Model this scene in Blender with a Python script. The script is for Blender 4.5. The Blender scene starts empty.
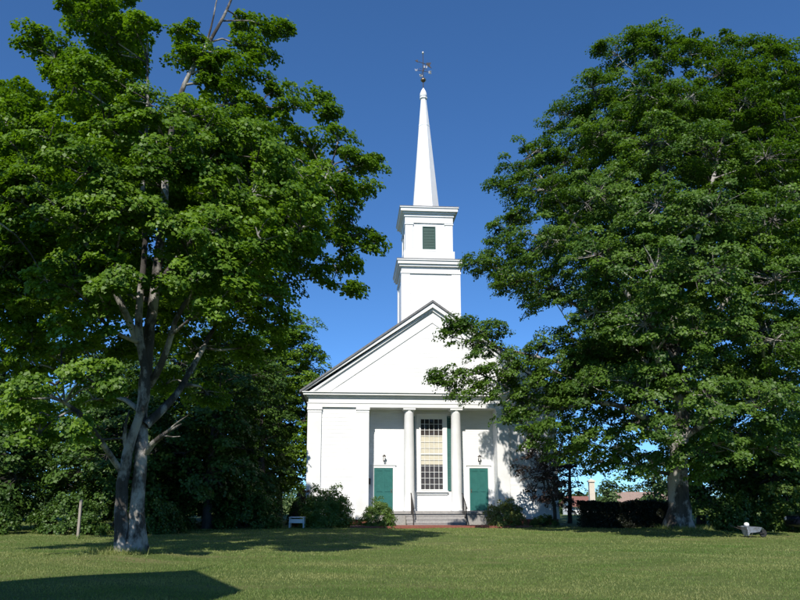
import bpy, bmesh, math, random
import numpy as np
from mathutils import Vector, Matrix

random.seed(7)
rng = np.random.default_rng(11)
C = bpy.context.scene.collection
SC = bpy.context.scene
R = math.radians
PI = math.pi

# ------------------------------------------------------------------ camera
F, PITCH, CY, EYE = 700.0, R(10), 371.6, 1.5       # in units of the 800 x 600 photograph
cd = bpy.data.cameras.new('camera')
cam = bpy.data.objects.new('camera', cd)
C.objects.link(cam)
cam.location = (0, 0, EYE)
cam.rotation_euler = (R(90) + PITCH, 0, 0)
cd.sensor_width = 36
cd.lens = F / 800 * 36
cd.shift_y = (CY - 300) / 800
cd.clip_start = 0.1
cd.clip_end = 2000
SC.camera = cam

# ------------------------------------------------------------------ light
SUN_EL, SUN_AZ = 43.0, 12.0      # shadows run away from the camera and a little to the right
w = bpy.data.worlds.new('World')
SC.world = w
w.use_nodes = True
nt = w.node_tree
nt.nodes.clear()
sky = nt.nodes.new('ShaderNodeTexSky')
sky.sky_type = 'NISHITA'
sky.sun_disc = False
sky.sun_elevation = R(SUN_EL)
sky.sun_rotation = R(180 + SUN_AZ)
sky.altitude = 400
sky.air_density = 0.6
sky.dust_density = 0.0
sky.ozone_density = 2.6
bg = nt.nodes.new('ShaderNodeBackground')
bg.inputs['Strength'].default_value = 0.15
wo = nt.nodes.new('ShaderNodeOutputWorld')
gm = nt.nodes.new('ShaderNodeGamma')          # a clear, deep blue day: the camera's blue
gm.inputs[1].default_value = .86
tn = nt.nodes.new('ShaderNodeMixRGB')
tn.blend_type = 'MULTIPLY'
tn.inputs[0].default_value = 1
tn.inputs[2].default_value = (.45, .80, 1.14, 1)
nt.links.new(sky.outputs[0], gm.inputs[0])
nt.links.new(gm.outputs[0], tn.inputs[1])
nt.links.new(tn.outputs[0], bg.inputs[0])
nt.links.new(bg.outputs[0], wo.inputs[0])

sd = bpy.data.lights.new('sun', 'SUN')
sd.energy = 4.6
sd.angle = R(0.53)
sd.color = (1.0, 0.95, 0.87)
sun = bpy.data.objects.new('sun', sd)
C.objects.link(sun)
sdir = Vector((math.sin(R(SUN_AZ)) * math.cos(R(SUN_EL)), math.cos(R(SUN_AZ)) * math.cos(R(SUN_EL)), -math.sin(R(SUN_EL))))
sun.rotation_euler = sdir.to_track_quat('-Z', 'Y').to_euler()
sun.location = (-5, -20, 30)

SC.view_settings.view_transform = 'Standard'
SC.view_settings.look = 'None'
SC.view_settings.exposure = 0.38
SC.view_settings.gamma = 1
SC.view_settings.use_curve_mapping = False


# ------------------------------------------------------------------ helpers
def at(px, py, Y):
    """the point of the place at distance Y that the photograph shows at px, py"""
    u = (px - 400) / F
    v = (CY - py) / F
    dy = math.cos(PITCH) - v * math.sin(PITCH)
    dz = math.sin(PITCH) + v * math.cos(PITCH)
    t = Y / dy
    return Vector((u * t, Y, EYE + dz * t))


def sstep(a, b, x):
    t = np.clip((x - a) / (b - a), 0, 1)
    return t * t * (3 - 2 * t)


LT = (-6.65, 17.1)      # left maple
RT = (11.7, 29.4)       # right maple


def gz(x, y):
    x = np.asarray(x, float)
    y = np.asarray(y, float)
    z = -3.6 * sstep(54, 90, y)
    z = z + 0.05 * np.sin(x * .35 + 1.2) * np.sin(y * .3) + 0.015 * np.sin(x * 1.3 + y * .7)
    for (cx, cy), h, s in ((LT, .16, 1.3), (RT, .22, 1.9)):
        z = z + h * np.exp(-((x - cx) ** 2 + (y - cy) ** 2) / (s * s))
    return z


def tag(o, label=None, cat=None, group=None, kind=None):
    if label: o['label'] = label
    if cat: o['category'] = cat
    if group: o['group'] = group
    if kind: o['kind'] = kind
    return o


def empty(name, loc, label, cat, rz=0, group=None):
    o = bpy.data.objects.new(name, None)
    C.objects.link(o)
    o.location = loc
    o.rotation_euler = (0, 0, rz)
    o.empty_display_size = .3
    return tag(o, label, cat, group)


def link(name, me, mat, parent=None, smooth=False):
    o = bpy.data.objects.new(name, me)
    C.objects.link(o)
    if mat: me.materials.append(mat)
    if parent: o.parent = parent
    if smooth:
        me.polygons.foreach_set('use_smooth', [True] * len(me.polygons))
    return o


def obj(name, bm, mat, parent=None, smooth=False, bevel=0, loc=None):
    bmesh.ops.recalc_face_normals(bm, faces=bm.faces)
    me = bpy.data.meshes.new(name)
    bm.to_mesh(me)
    bm.free()
    o = link(name, me, mat, parent, smooth)
    if loc: o.location = loc
    if bevel:
        m = o.modifiers.new('bevel', 'BEVEL')
        m.width = bevel
        m.segments = 2
        m.limit_method = 'ANGLE'
    return o


def box(bm, x0, x1, y0, y1, z0, z1):
    vs = [bm.verts.new((x, y, z)) for x in (x0, x1) for y in (y0, y1) for z in (z0, z1)]
    for f in ((0, 1, 3, 2), (4, 6, 7, 5), (0, 4, 5, 1), (2, 3, 7, 6), (0, 2, 6, 4), (1, 5, 7, 3)):
        bm.faces.new([vs[i] for i in f])


def prism(bm, poly, y0, y1):
    """poly in x,z pushed along y"""
    a = [bm.verts.new((x, y0, z)) for x, z in poly]
    b = [bm.verts.new((x, y1, z)) for x, z in poly]
    n = len(poly)
    bm.faces.new(a)
    bm.faces.new(b[::-1])
    for i in range(n):
        bm.faces.new((a[i], b[i], b[(i + 1) % n], a[(i + 1) % n]))


def lathe(bm, prof, cx=0, cy=0, n=24, rot=0, M=None):
    """prof = [(r, z)]"""
    rings = []
    for r, z in prof:
        rings.append([bm.verts.new((cx + r * math.cos(rot + 2 * PI * k / n), cy + r * math.sin(rot + 2 * PI * k / n), z)) for k in range(n)])
    for a, b in zip(rings, rings[1:]):
        for k in range(n):
            bm.faces.new((a[k], a[(k + 1) % n], b[(k + 1) % n], b[k]))
    bm.faces.new(rings[0][::-1])
    bm.faces.new(rings[-1])
    if M is not None:
        bmesh.ops.transform(bm, matrix=M, verts=[v for r in rings for v in r])


def bar(bm, a, b, r, n=8, r2=None):
    a, b = Vector(a), Vector(b)
    r2 = r if r2 is None else r2
    q = (b - a).to_track_quat('Z', 'Y').to_matrix().to_4x4()
    q.translation = a
    lathe(bm, [(r, 0), (r2, (b - a).length)], n=n, M=q)


# ------------------------------------------------------------------ materials
def nodes(name):
    m = bpy.data.materials.new(name)
    m.use_nodes = True
    t = m.node_tree
    return m, t, t.nodes['Principled BSDF'], t.nodes['Material Output']


def ramp(t, stops, fac):
    r = t.nodes.new('ShaderNodeValToRGB')
    while len(r.color_ramp.elements) < len(stops):
        r.color_ramp.elements.new(.5)
    for e, (p, c) in zip(r.color_ramp.elements, stops):
        e.position = p
        e.color = (*c, 1)
    t.links.new(fac, r.inputs[0])
    return r.outputs[0]


def noise(t, scale, detail=5, rough=.6, vec=None, stretch=None):
    n = t.nodes.new('ShaderNodeTexNoise')
    n.inputs['Scale'].default_value = scale
    n.inputs['Detail'].default_value = detail
    n.inputs['Roughness'].default_value = rough
    tc = t.nodes.new('ShaderNodeTexCoord')
    src = tc.outputs['Object']
    if stretch:
        mp = t.nodes.new('ShaderNodeMapping')
        mp.inputs['Scale'].default_value = stretch
        t.links.new(src, mp.inputs[0])
        src = mp.outputs[0]
    t.links.new(src, n.inputs['Vector'])
    return n.outputs['Fac']


def bump(t, b, h, strength, dist):
    n = t.nodes.new('ShaderNodeBump')
    n.inputs['Strength'].default_value = strength
    n.inputs['Distance'].default_value = dist
    t.links.new(h, n.inputs['Height'])
    t.links.new(n.outputs[0], b.inputs['Normal'])
    return n


def mat(name, c1, c2=None, rough=.6, scale=4, metal=0, bs=.2, bd=.01, stretch=None, bscale=None, spec=.4):
    m, t, b, o = nodes(name)
    c2 = c2 or tuple(x * .8 for x in c1)
    n = noise(t, scale, stretch=stretch)
    t.links.new(ramp(t, [(.35, c1), (.7, c2)], n), b.inputs['Base Color'])
    b.inputs['Roughness'].default_value = rough
    b.inputs['Metallic'].default_value = metal
    b.inputs['Specular IOR Level'].default_value = spec
    bump(t, b, noise(t, bscale or scale * 6, stretch=stretch), bs, bd)
    return m


def clapboard(name, c1, c2, pitch=.13, depth=.012):
    m, t, b, o = nodes(name)
    tc = t.nodes.new('ShaderNodeTexCoord')
    sp = t.nodes.new('ShaderNodeSeparateXYZ')
    t.links.new(tc.outputs['Object'], sp.inputs[0])
    d = t.nodes.new('ShaderNodeMath'); d.operation = 'DIVIDE'; d.inputs[1].default_value = pitch
    t.links.new(sp.outputs['Z'], d.inputs[0])
    f = t.nodes.new('ShaderNodeMath'); f.operation = 'FRACT'
    t.links.new(d.outputs[0], f.inputs[0])
    inv = t.nodes.new('ShaderNodeMath'); inv.operation = 'SUBTRACT'; inv.inputs[0].default_value = 1
    t.links.new(f.outputs[0], inv.inputs[1])
    bump(t, b, inv.outputs[0], .8, depth)
    n = noise(t, 3.0, detail=8, stretch=(.6, .6, 2.5))
    t.links.new(ramp(t, [(.4, c1), (.75, c2)], n), b.inputs['Base Color'])
    b.inputs['Roughness'].default_value = .55
    return m


def leafmat(name, dark, light, trans=.35, rough=.5):
    m, t, b, o = nodes(name)
    a = t.nodes.new('ShaderNodeAttribute')
    a.attribute_name = 'leafvar'
    col = ramp(t, [(0, dark), (1, light)], a.outputs['Fac'])
    t.links.new(col, b.inputs['Base Color'])
    b.inputs['Roughness'].default_value = rough
    b.inputs['Specular IOR Level'].default_value = .35
    tr = t.nodes.new('ShaderNodeBsdfTranslucent')
    br = t.nodes.new('ShaderNodeMixRGB')
    br.blend_type = 'MULTIPLY'
    br.inputs[0].default_value = 1
    br.inputs[2].default_value = (1.5, 1.6, .5, 1)
    t.links.new(col, br.inputs[1])
    t.links.new(br.outputs[0], tr.inputs[0])
    mx = t.nodes.new('ShaderNodeMixShader')
    mx.inputs[0].default_value = trans
    t.links.new(b.outputs[0], mx.inputs[1])
    t.links.new(tr.outputs[0], mx.inputs[2])
    t.links.new(mx.outputs[0], o.inputs['Surface'])
    return m


M = {}
M['white'] = mat('white_paint', (.78, .78, .77), (.70, .70, .68), .5, 1.5, bs=.08, bd=.004)
M['clap'] = clapboard('white_clapboard', (.77, .77, .76), (.69, .69, .67), .13, .02)
M['flush'] = clapboard('white_flushboard', (.77, .77, .76), (.69, .69, .67), .20, .014)
M['green'] = mat('green_door_paint', (.026, .135, .118), (.020, .110, .096), .45, 5, bs=.1, bd=.003)
M['louvre'] = mat('green_louvre_paint', (.018, .075, .06), (.014, .06, .05), .5, 5)
M['shingle'] = mat('grey_roof_shingles', (.20, .20, .20), (.13, .13, .135), .85, 9, bs=.5, bd=.02, stretch=(1, 3, 1))
M['granite'] = mat('grey_granite', (.36, .34, .32), (.24, .23, .22), .75, 14, bs=.3, bd=.006)
M['brick'] = mat('red_brick', (.26, .085, .055), (.17, .06, .045), .85, 12, bs=.5, bd=.01)
M['iron'] = mat('dark_iron', (.055, .045, .04), (.03, .027, .025), .6, 20, bs=.2, bd=.002)
M['copper'] = mat('weathered_copper', (.30, .20, .13), (.18, .15, .12), .35, 15, metal=.8, bs=.1, bd=.002)
M['silver'] = mat('pale_metal', (.70, .66, .62), (.6, .55, .5), .3, 15, metal=.7, bs=.1, bd=.002)
M['blind'] = mat('cream_blind', (.72, .66, .53), (.66, .60, .48), .8, 6)
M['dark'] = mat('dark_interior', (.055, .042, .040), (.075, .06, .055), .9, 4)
M['bark_pale'] = None


def barkmat(name, dark, mid, pale, lo=.48):
    m, t, b, o = nodes(name)
    n1 = noise(t, 5, 8, .7, stretch=(1, 1, .35))
    n2 = noise(t, 1.6, 6, .65, stretch=(1, 1, .6))
    c1 = ramp(t, [(.3, dark), (.62, mid)], n1)
    mix = t.nodes.new('ShaderNodeMixRGB')
    r = ramp(t, [(lo, (0, 0, 0)), (lo + .1, (1, 1, 1))], n2)
    t.links.new(r, mix.inputs[0])
    t.links.new(c1, mix.inputs[1])
    mix.inputs[2].default_value = (*pale, 1)
    t.links.new(mix.outputs[0], b.inputs['Base Color'])
    b.inputs['Roughness'].default_value = .9
    bump(t, b, noise(t, 11, 9, .75, stretch=(1, 1, .18)), 1.0, .07)
    return m


M['bark'] = barkmat('maple_bark', (.022, .019, .016), (.080, .070, .060), (.40, .375, .34), .47)
M['bark2'] = barkmat('dark_bark', (.03, .026, .022), (.075, .065, .055), (.13, .12, .10), .6)
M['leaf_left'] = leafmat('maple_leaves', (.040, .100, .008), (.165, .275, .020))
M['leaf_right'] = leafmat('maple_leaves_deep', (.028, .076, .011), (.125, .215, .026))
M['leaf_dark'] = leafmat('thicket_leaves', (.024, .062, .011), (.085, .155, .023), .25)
M['leaf_mid'] = leafmat('bushy_leaves', (.055, .115, .018), (.150, .225, .045), .3)
M['leaf_yel'] = leafmat('young_shrub_leaves', (.085, .13, .028), (.22, .24, .07), .3)
M['leaf_purple'] = leafmat('purple_leaves', (.035, .020, .020), (.085, .055, .040), .2)
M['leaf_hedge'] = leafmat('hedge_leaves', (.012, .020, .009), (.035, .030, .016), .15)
M['leaf_far'] = leafmat('far_leaves', (.035, .07, .02), (.08, .13, .035), .2)
M['flower'] = leafmat('pink_flowers', (.30, .15, .13), (.45, .25, .20), .2)


# ------------------------------------------------------------------ foliage
def leaves(name, P_, N_, S_, V_, mat_, parent=None, aspect=.42):
    """one mesh of folded four-corner leaves. P_ points, N_ normals, S_ lengths, V_ colour values"""
    n = len(P_)
    N_ = N_ / np.maximum(np.linalg.norm(N_, axis=1, keepdims=True), 1e-6)
    t = rng.normal(size=(n, 3))
    t -= N_ * np.sum(t * N_, 1, keepdims=True)
    t /= np.maximum(np.linalg.norm(t, axis=1, keepdims=True), 1e-6)
    b = np.cross(N_, t)
    s = S_[:, None]
    v = np.empty((n, 4, 3))
    v[:, 0] = P_ - t * s * .5
    v[:, 1] = P_ + b * s * aspect + N_ * s * .12
    v[:, 2] = P_ + t * s * .5 - N_ * s * .10
    v[:, 3] = P_ - b * s * aspect + N_ * s * .12
    me = bpy.data.meshes.new(name)
    me.vertices.add(n * 4)
    me.vertices.foreach_set('co', v.reshape(-1).astype(np.float32))
    me.loops.add(n * 4)
    me.loops.foreach_set('vertex_index', np.arange(n * 4, dtype=np.int32))
    me.polygons.add(n)
    me.polygons.foreach_set('loop_start', np.arange(0, n * 4, 4, dtype=np.int32))
    me.polygons.foreach_set('loop_total', np.full(n, 4, dtype=np.int32))
    at_ = me.attributes.new('leafvar', 'FLOAT', 'FACE')
    at_.data.foreach_set('value', np.clip(V_, 0, 1).astype(np.float32))
    me.update(calc_edges=True)
    return link(name, me, mat_, parent)


def sprays(cen, rad, thick, nleaf, size, axis_c, flat=1.0):
    """leaf points of many flattened clumps. cen (k,3)"""
    k = len(cen)
    idx = np.repeat(np.arange(k), nleaf)
    n = len(idx)
    a = rng.uniform(0, 2 * PI, n)
    ph = rng.uniform(0, 2 * PI, k)[idx]
    arms = rng.integers(3, 6, k)[idx]
    Rr = (rad if np.ndim(rad) else np.full(k, rad))[idx]
    edge = Rr * (.62 + .38 * np.abs(np.sin(arms * .5 * a + ph)))
    u = np.sqrt(rng.uniform(0, 1, n))
    r = u * edge
    T = Rr * thick
    # each clump leans outward from the crown's axis
    out = cen - axis_c
    out[:, 2] *= .35
    out /= np.maximum(np.linalg.norm(out, axis=1, keepdims=True), 1e-6)
    tilt = rng.uniform(.05, .5, k)[:, None]
    up = np.array([0, 0, 1.0]) * 1.0 + out * tilt + rng.normal(0, .15, (k, 3))
    up /= np.linalg.norm(up, axis=1, keepdims=True)
    ex = np.cross(up, np.array([.3, 1, 0.1]))
    ex /= np.linalg.norm(ex, axis=1, keepdims=True)
    ey = np.cross(up, ex)
    px = (r * np.cos(a))[:, None]
    py = (r * np.sin(a))[:, None]
    pz = (T * (.9 * (1 - u * u) - .3) + rng.normal(0, 1, n) * T * .35)[:, None]
    P_ = cen[idx] + ex[idx] * px + ey[idx] * py + up[idx] * pz
    radial = (ex[idx] * px + ey[idx] * py) / np.maximum(Rr, .01)[:, None]
    N_ = up[idx] * flat + radial * .7 + out[idx] * .35 + rng.normal(0, .42, (n, 3))
    S_ = size * rng.uniform(.65, 1.25, n)
    V_ = rng.uniform(0, 1, k)[idx] * .55 + rng.uniform(0, 1, n) * .45
    return P_, N_, S_, V_


def tubes(name, lines, mat_, parent, flare=None):
    """lines = [(points, radii, sides)] -> one mesh of bent tapered limbs"""
    V, Fc, off = [], [], 0
    for pts, rad, ns in lines:
        pts = np.asarray(pts, float)
        rad = np.asarray(rad, float)
        m = len(pts)
        d = np.gradient(pts, axis=0)
        d /= np.maximum(np.linalg.norm(d, axis=1, keepdims=True), 1e-6)
        ref = np.array([1.0, 0.02, 0.01]) if abs(d[0][0]) < .8 else np.array([0, 1.0, .02])
        ex = np.cross(d, ref)
        ex /= np.linalg.norm(ex, axis=1, keepdims=True)
        ey = np.cross(d, ex)
        a = np.arange(ns) * 2 * PI / ns
        for i in range(m):
            rr = np.full(ns, rad[i])
            if flare and ns > 9:
                h = pts[i][2]
                rr = rr * (1 + flare * math.exp(-max(h, 0) / .38) * (.7 + .6 * np.cos(5 * a + .6)) + .05 * np.cos(3 * a + h * 1.3) + .03 * np.cos(7 * a - h))
            V.append(pts[i] + ex[i] * (rr * np.cos(a))[:, None] + ey[i] * (rr * np.sin(a))[:, None])
        for i in range(m - 1):
            for j in range(ns):
                Fc.append((off + i * ns + j, off + i * ns + (j + 1) % ns, off + (i + 1) * ns + (j + 1) % ns, off + (i + 1) * ns + j))
        Fc.append(tuple(off + (m - 1) * ns + j for j in range(ns)))
        off += m * ns
    me = bpy.data.meshes.new(name)
    me.from_pydata(np.vstack(V).tolist(), [], Fc)
    me.update()
    return link(name, me, mat_, parent, smooth=True)


def bend(a, b, n, wob, sag=0):
    a = np.asarray(a, float)
    b = np.asarray(b, float)
    t = np.linspace(0, 1, n)[:, None]
    L = np.linalg.norm(b - a)
    p = a + (b - a) * t
    w1 = rng.normal(0, wob * L, (3,))
    w2 = rng.normal(0, wob * L * .5, (3,))
    p = p + w1 * np.sin(PI * t) + w2 * np.sin(2 * PI * t)
    p[:, 2] += (sag * L * np.sin(PI * t))[:, 0]
    return p


def resample(pts, rad, step):
    pts = np.asarray(pts, float)
    rad = np.asarray(rad, float)
    s = np.concatenate([[0], np.cumsum(np.linalg.norm(np.diff(pts, axis=0), axis=1))])
    n = max(3, int(s[-1] / step) + 1)
    q = np.linspace(0, s[-1], n)
    P = np.stack([np.interp(q, s, pts[:, i]) for i in range(3)], 1)
    # smooth corners
    for _ in range(2):
        P[1:-1] = P[1:-1] * .5 + (P[:-2] + P[2:]) * .25
    return P, np.interp(q, s, rad)


def big_tree(root, limbs, lobes, clump_r, nleaf, size, leaf_m, bark_m, dens=2.2, flat=.72, flare=.45, thick=.38, twig=.012, cstd=None, extra=0):
    """limbs: explicit trunk and limbs [(points, radii)], lobes: [(x, y, z, r)] all relative to root"""
    lines, SK, SR = [], [], []
    for pts, rad in limbs:
        P_, r_ = resample(pts, rad, .35)
        P_ = P_ + rng.normal(0, .012, P_.shape) * (r_[:, None] * 4 + .3)
        lines.append((P_, r_, 16 if r_[0] > .2 else 8))
        SK += list(P_)
        SR += list(r_)
    lobes = [np.array(l, float) for l in lobes]
    base = np.array(limbs[0][0][0], float)
    lobes.sort(key=lambda l: np.linalg.norm(l[:3] - base))
    cen, rads = [], []
    for l in lobes:
        c, r = l[:3], l[3]
        A = np.array(SK)
        B = np.array(SR)
        d = np.linalg.norm(A - c, axis=1)
        slope = (c[2] - A[:, 2]) / np.maximum(d, .1)
        cost = d * (1 + 1.2 * np.clip(.15 - slope, 0, 1)) + np.where(A[:, 2] < 2.2, 6, 0) + np.where(B < .03, 1.0, 0) + d * 1.2 * np.clip(slope - .7, 0, 1) * (B < .08)
        j = int(np.argmin(cost))
        r0 = min(B[j] * .62, .03 + .028 * d[j])
        n = max(4, int(d[j] / .4))
        q = bend(A[j], c, n, .05, .07)
        rr = np.linspace(r0, max(.02, r0 * .35), n)
        lines.append((q, rr, 7 if r0 > .05 else 5))
        SK += list(q[1:])
        SR += list(rr[1:])
        k = max(5, int(dens * r * r / clump_r ** 2))
        v = rng.normal(size=(k, 3))
        v /= np.linalg.norm(v, axis=1, keepdims=True)
        f = rng.uniform(.12, 1, k)[:, None] ** .5
        cc = c + v * f * r * np.array([1, 1, flat])
        A = q[len(q) // 3:]
        for p in cc:
            m = int(np.argmin(np.linalg.norm(A - p, axis=1)))
            tl = bend(A[m], p, 4, .06, .03)
            lines.append((tl, np.linspace(twig * 1.8, twig * .6, 4), 4))
        cen.append(cc)
        rads.append(np.full(k, clump_r) * rng.uniform(.65, 1.25, k))
    cen = np.vstack(cen)
    rads = np.concatenate(rads)
    axis = base.copy()
    axis[2] = cen[:, 2].mean() - 2
    keep = cen[:, 2] > .4
    P_, N_, S_, V_ = sprays(cen[keep], rads[keep], thick, nleaf, size, axis)
    leaves('crown', P_, N_, S_, V_, leaf_m, root)
    tubes('trunk', lines, bark_m, root, flare)
    return cen


def px_lobes(root, Y, lst, k=1.02):
    out = []
    for px, py, r, yo in lst:
        p = at(px, py, Y + yo) - root.location
        out.append((p.x, p.y, p.z, r / F * (Y + yo) * k))
    return out


def px_line(root, Y, lst):
    return [tuple(at(px, py, Y + yo) - root.location) for px, py, yo in lst]


def gen_tree(label, X, Y, h, r, base, nlobe, leaf_m, group=None, clump_r=.55, nleaf=76, size=.16, bark=None, name='leafy_tree', dens=2.0, tr=.22, lean=(0, 0)):
    z0 = float(gz(X, Y))
    root = empty(name, (X, Y, z0), label, 'tree', group=group)
    top = (lean[0], lean[1], h * .82)
    limbs = [([(0, 0, -.15), (.05, 0, h * .25), (lean[0] * .5 - .1, lean[1] * .5, h * .5), top], [tr, tr * .75, tr * .5, tr * .12])]
    lobes = []
    for i in range(nlobe):
        t = (i + .5) / nlobe
        zz = base + (h - base) * t * .9
        f = math.sin(PI * min(1, .12 + .80 * t)) ** .6
        a = i * 2.4 + rng.uniform(-.4, .4)
        rr = r * f * rng.uniform(.35, .72)
        lobes.append((lean[0] * t + rr * math.cos(a), lean[1] * t + rr * math.sin(a), zz, r * rng.uniform(.34, .5) * (.6 + .5 * f)))
    big_tree(root, limbs, lobes, clump_r, nleaf, size, leaf_m, bark or M['bark2'], dens=dens, flare=.3, twig=.01)
    return root


def shrub(label, X, Y, w_, d_, h, leaf_m, n=5000, size=.08, name='garden_shrub', group=None, stems=9, cr=.2, flowers=0, lumps=1.0):
    z0 = float(gz(X, Y))
    root = empty(name, (X, Y, z0), label, 'shrub', group=group)
    k = max(12, n // 70)
    v = rng.normal(size=(k, 3))
    v[:, 2] = np.abs(v[:, 2]) * 1.0
    v /= np.linalg.norm(v, axis=1, keepdims=True)
    f = rng.uniform(.25, 1, k) ** .45 * rng.uniform(.82, 1.08, k) ** lumps
    cen = v * f[:, None] * np.array([w_ / 2, d_ / 2, h * .95])
    cen[:, 2] = np.maximum(cen[:, 2], .12)
    P_, N_, S_, V_ = sprays(cen, np.full(k, cr), .7, n // k, size, np.array([0, 0, h * .2]), flat=.6)
    P_[:, 2] = np.maximum(P_[:, 2], .02)
    leaves('foliage', P_, N_, S_, V_, leaf_m, root)
    lines = []
    for i in range(stems):
        c = cen[rng.integers(0, k)]
        b0 = np.array([rng.normal(0, .06 * w_), rng.normal(0, .06 * d_), -.05])
        lines.append((bend(b0, c, 5, .06, .05), np.linspace(.018, .006, 5), 5))
    tubes('stem', lines, M['bark2'], root)
    if flowers:
        q = cen[rng.integers(0, k, flowers)] * 1.04 + rng.normal(0, .1, (flowers, 3))
        fl = leaves('flower', q, rng.normal(size=(flowers, 3)) + [0, -1, 1], np.full(flowers, .07), rng.uniform(0, 1, flowers), M['flower'], root)
        fl['kind'] = 'stuff'
    return root


# ------------------------------------------------------------------ ground
def ground():
    def axis(lo, hi, fine0, fine1, step):
        a = list(np.arange(fine0, fine1 + .01, step))
        s, x = step, fine1
        while x < hi:
            s *= 1.25; x += s; a.append(x)
        s, x = step, fine0
        while x > lo:
            s *= 1.25; x -= s; a.insert(0, x)
        return np.array(a)
    xs = axis(-900, 900, -24, 26, .4)
    ys = axis(-700, 1200, -4, 56, .4)
    X, Y = np.meshgrid(xs, ys)
    Z = gz(X, Y)
    V = np.stack([X, Y, Z], -1).reshape(-1, 3)
    nx, ny = len(xs), len(ys)
    i = np.arange(ny - 1)[:, None] * nx + np.arange(nx - 1)[None]
    Q = np.stack([i, i + 1, i + nx + 1, i + nx], -1).reshape(-1, 4)
    me = bpy.data.meshes.new('ground')
    me.from_pydata(V.tolist(), [], Q.tolist())
    m, t, b, o = nodes('lawn')
    g1 = ramp(t, [(.30, (.088, .140, .032)), (.55, (.145, .185, .055)), (.74, (.24, .205, .105))], noise(t, .45, 8, .65, stretch=(.45, 1.7, 1)))
    g2 = ramp(t, [(.3, (.66, .72, .62)), (.7, (1.3, 1.22, 1.25))], noise(t, 9, 8, .75))
    mx = t.nodes.new('ShaderNodeMixRGB'); mx.blend_type = 'MULTIPLY'; mx.inputs[0].default_value = 1
    t.links.new(g1, mx.inputs[1]); t.links.new(g2, mx.inputs[2])
    t.links.new(mx.outputs[0], b.inputs['Base Color'])
    b.inputs['Roughness'].default_value = .9
    b.inputs['Specular IOR Level'].default_value = .1
    bump(t, b, noise(t, 22, 8, .8), 1.0, .05)
    g = link('ground', me, m, smooth=True)
    tag(g, kind='structure')
    return g


ground()


def grass():
    m = leafmat('grass_blades', (.105, .19, .034), (.31, .315, .12), .35, .6)
    Ps = []
    for y0, y1, dn in ((8.5, 12, 1500), (12, 16, 900), (16, 22, 430), (22, 34, 160)):
        n = int((y1 - y0) * dn * (y0 + y1) / 2 * 1.28)
        y = rng.uniform(y0, y1, n)
        x = rng.uniform(-.64, .64, n) * y
        Ps.append(np.stack([x, y], 1))
    P2 = np.vstack(Ps)
    # tufty: keep more where a slow pattern is high
    s = np.sin(P2[:, 0] * 1.7 + np.sin(P2[:, 1] * 1.1) * 2) * np.sin(P2[:, 1] * 1.3 + P2[:, 0] * .6)
    P2 = P2[rng.uniform(0, 1, len(P2)) < .62 + .38 * s]
    ring = []
    for (cx, cy), rr, kk in ((LT, .55, 1500), (RT, .85, 1500), ((-11.35, 25.3), .08, 120)):
        a_ = rng.uniform(0, 2 * PI, kk)
        q_ = rr * rng.uniform(.7, 1.0, kk) + np.abs(rng.normal(0, .16, kk))
        ring.append(np.stack([cx + q_ * np.cos(a_), cy + q_ * np.sin(a_)], 1))
    ring = np.vstack(ring)
    nr = len(ring)
    P2 = np.vstack([P2, ring])
    n = len(P2)
    z = gz(P2[:, 0], P2[:, 1])
    far = P2[:, 1] / 10
    h = rng.uniform(.012, .038, n) * (1 + .15 * far)
    h[-nr:] *= rng.uniform(2, 5, nr)
    wd = .0035 * far * rng.uniform(.8, 1.6, n)
    a = rng.uniform(0, PI, n)
    lean = rng.normal(0, .55, (n, 2)) * h[:, None]
    v = np.zeros((n, 3, 3))
    v[:, 0, 0] = P2[:, 0] - np.cos(a) * wd; v[:, 0, 1] = P2[:, 1] - np.sin(a) * wd; v[:, 0, 2] = z - .004
    v[:, 1, 0] = P2[:, 0] + np.cos(a) * wd; v[:, 1, 1] = P2[:, 1] + np.sin(a) * wd; v[:, 1, 2] = z - .004
    v[:, 2, 0] = P2[:, 0] + lean[:, 0]; v[:, 2, 1] = P2[:, 1] + lean[:, 1]; v[:, 2, 2] = z + h
    me = bpy.data.meshes.new('grass')
    me.vertices.add(n * 3)
    me.vertices.foreach_set('co', v.reshape(-1).astype(np.float32))
    me.loops.add(n * 3)
    me.loops.foreach_set('vertex_index', np.arange(n * 3, dtype=np.int32))
    me.polygons.add(n)
    me.polygons.foreach_set('loop_start', np.arange(0, n * 3, 3, dtype=np.int32))
    me.polygons.foreach_set('loop_total', np.full(n, 3, dtype=np.int32))
    pt = .46 + .3 * np.sin(P2[:, 0] * .8 + 1 + np.sin(P2[:, 1] * 1.7)) * np.sin(P2[:, 1] * .9 + np.sin(P2[:, 0] * .5)) + .2 * np.sin(P2[:, 0] * 2.3 + P2[:, 1]) * np.sin(P2[:, 1] * 3.1) + rng.normal(0, .2, n) + .22 * np.sin(P2[:, 1] * 2.1 + np.sin(P2[:, 0] * .7) * 1.5) * np.sin(P2[:, 0] * .31 + 2)
    at_ = me.attributes.new('leafvar', 'FLOAT', 'FACE')
    at_.data.foreach_set('value', np.clip(pt, 0, 1).astype(np.float32))
    me.update(calc_edges=True)
    o = link('grass', me, m)
    tag(o, 'short mown green and straw coloured lawn grass', 'grass', kind='stuff')


grass()

# ------------------------------------------------------------------ church
CH = empty('church', (1.70, 36.0, 0), 'white clapboard church with a columned front, green doors and a tall pointed steeple', 'church', R(4))
HW = 6.35      # half width of the front
RB = .95       # depth of the porch recess
ZE = 5.93      # underside of the entablature
ZF = .69       # porch floor

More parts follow.
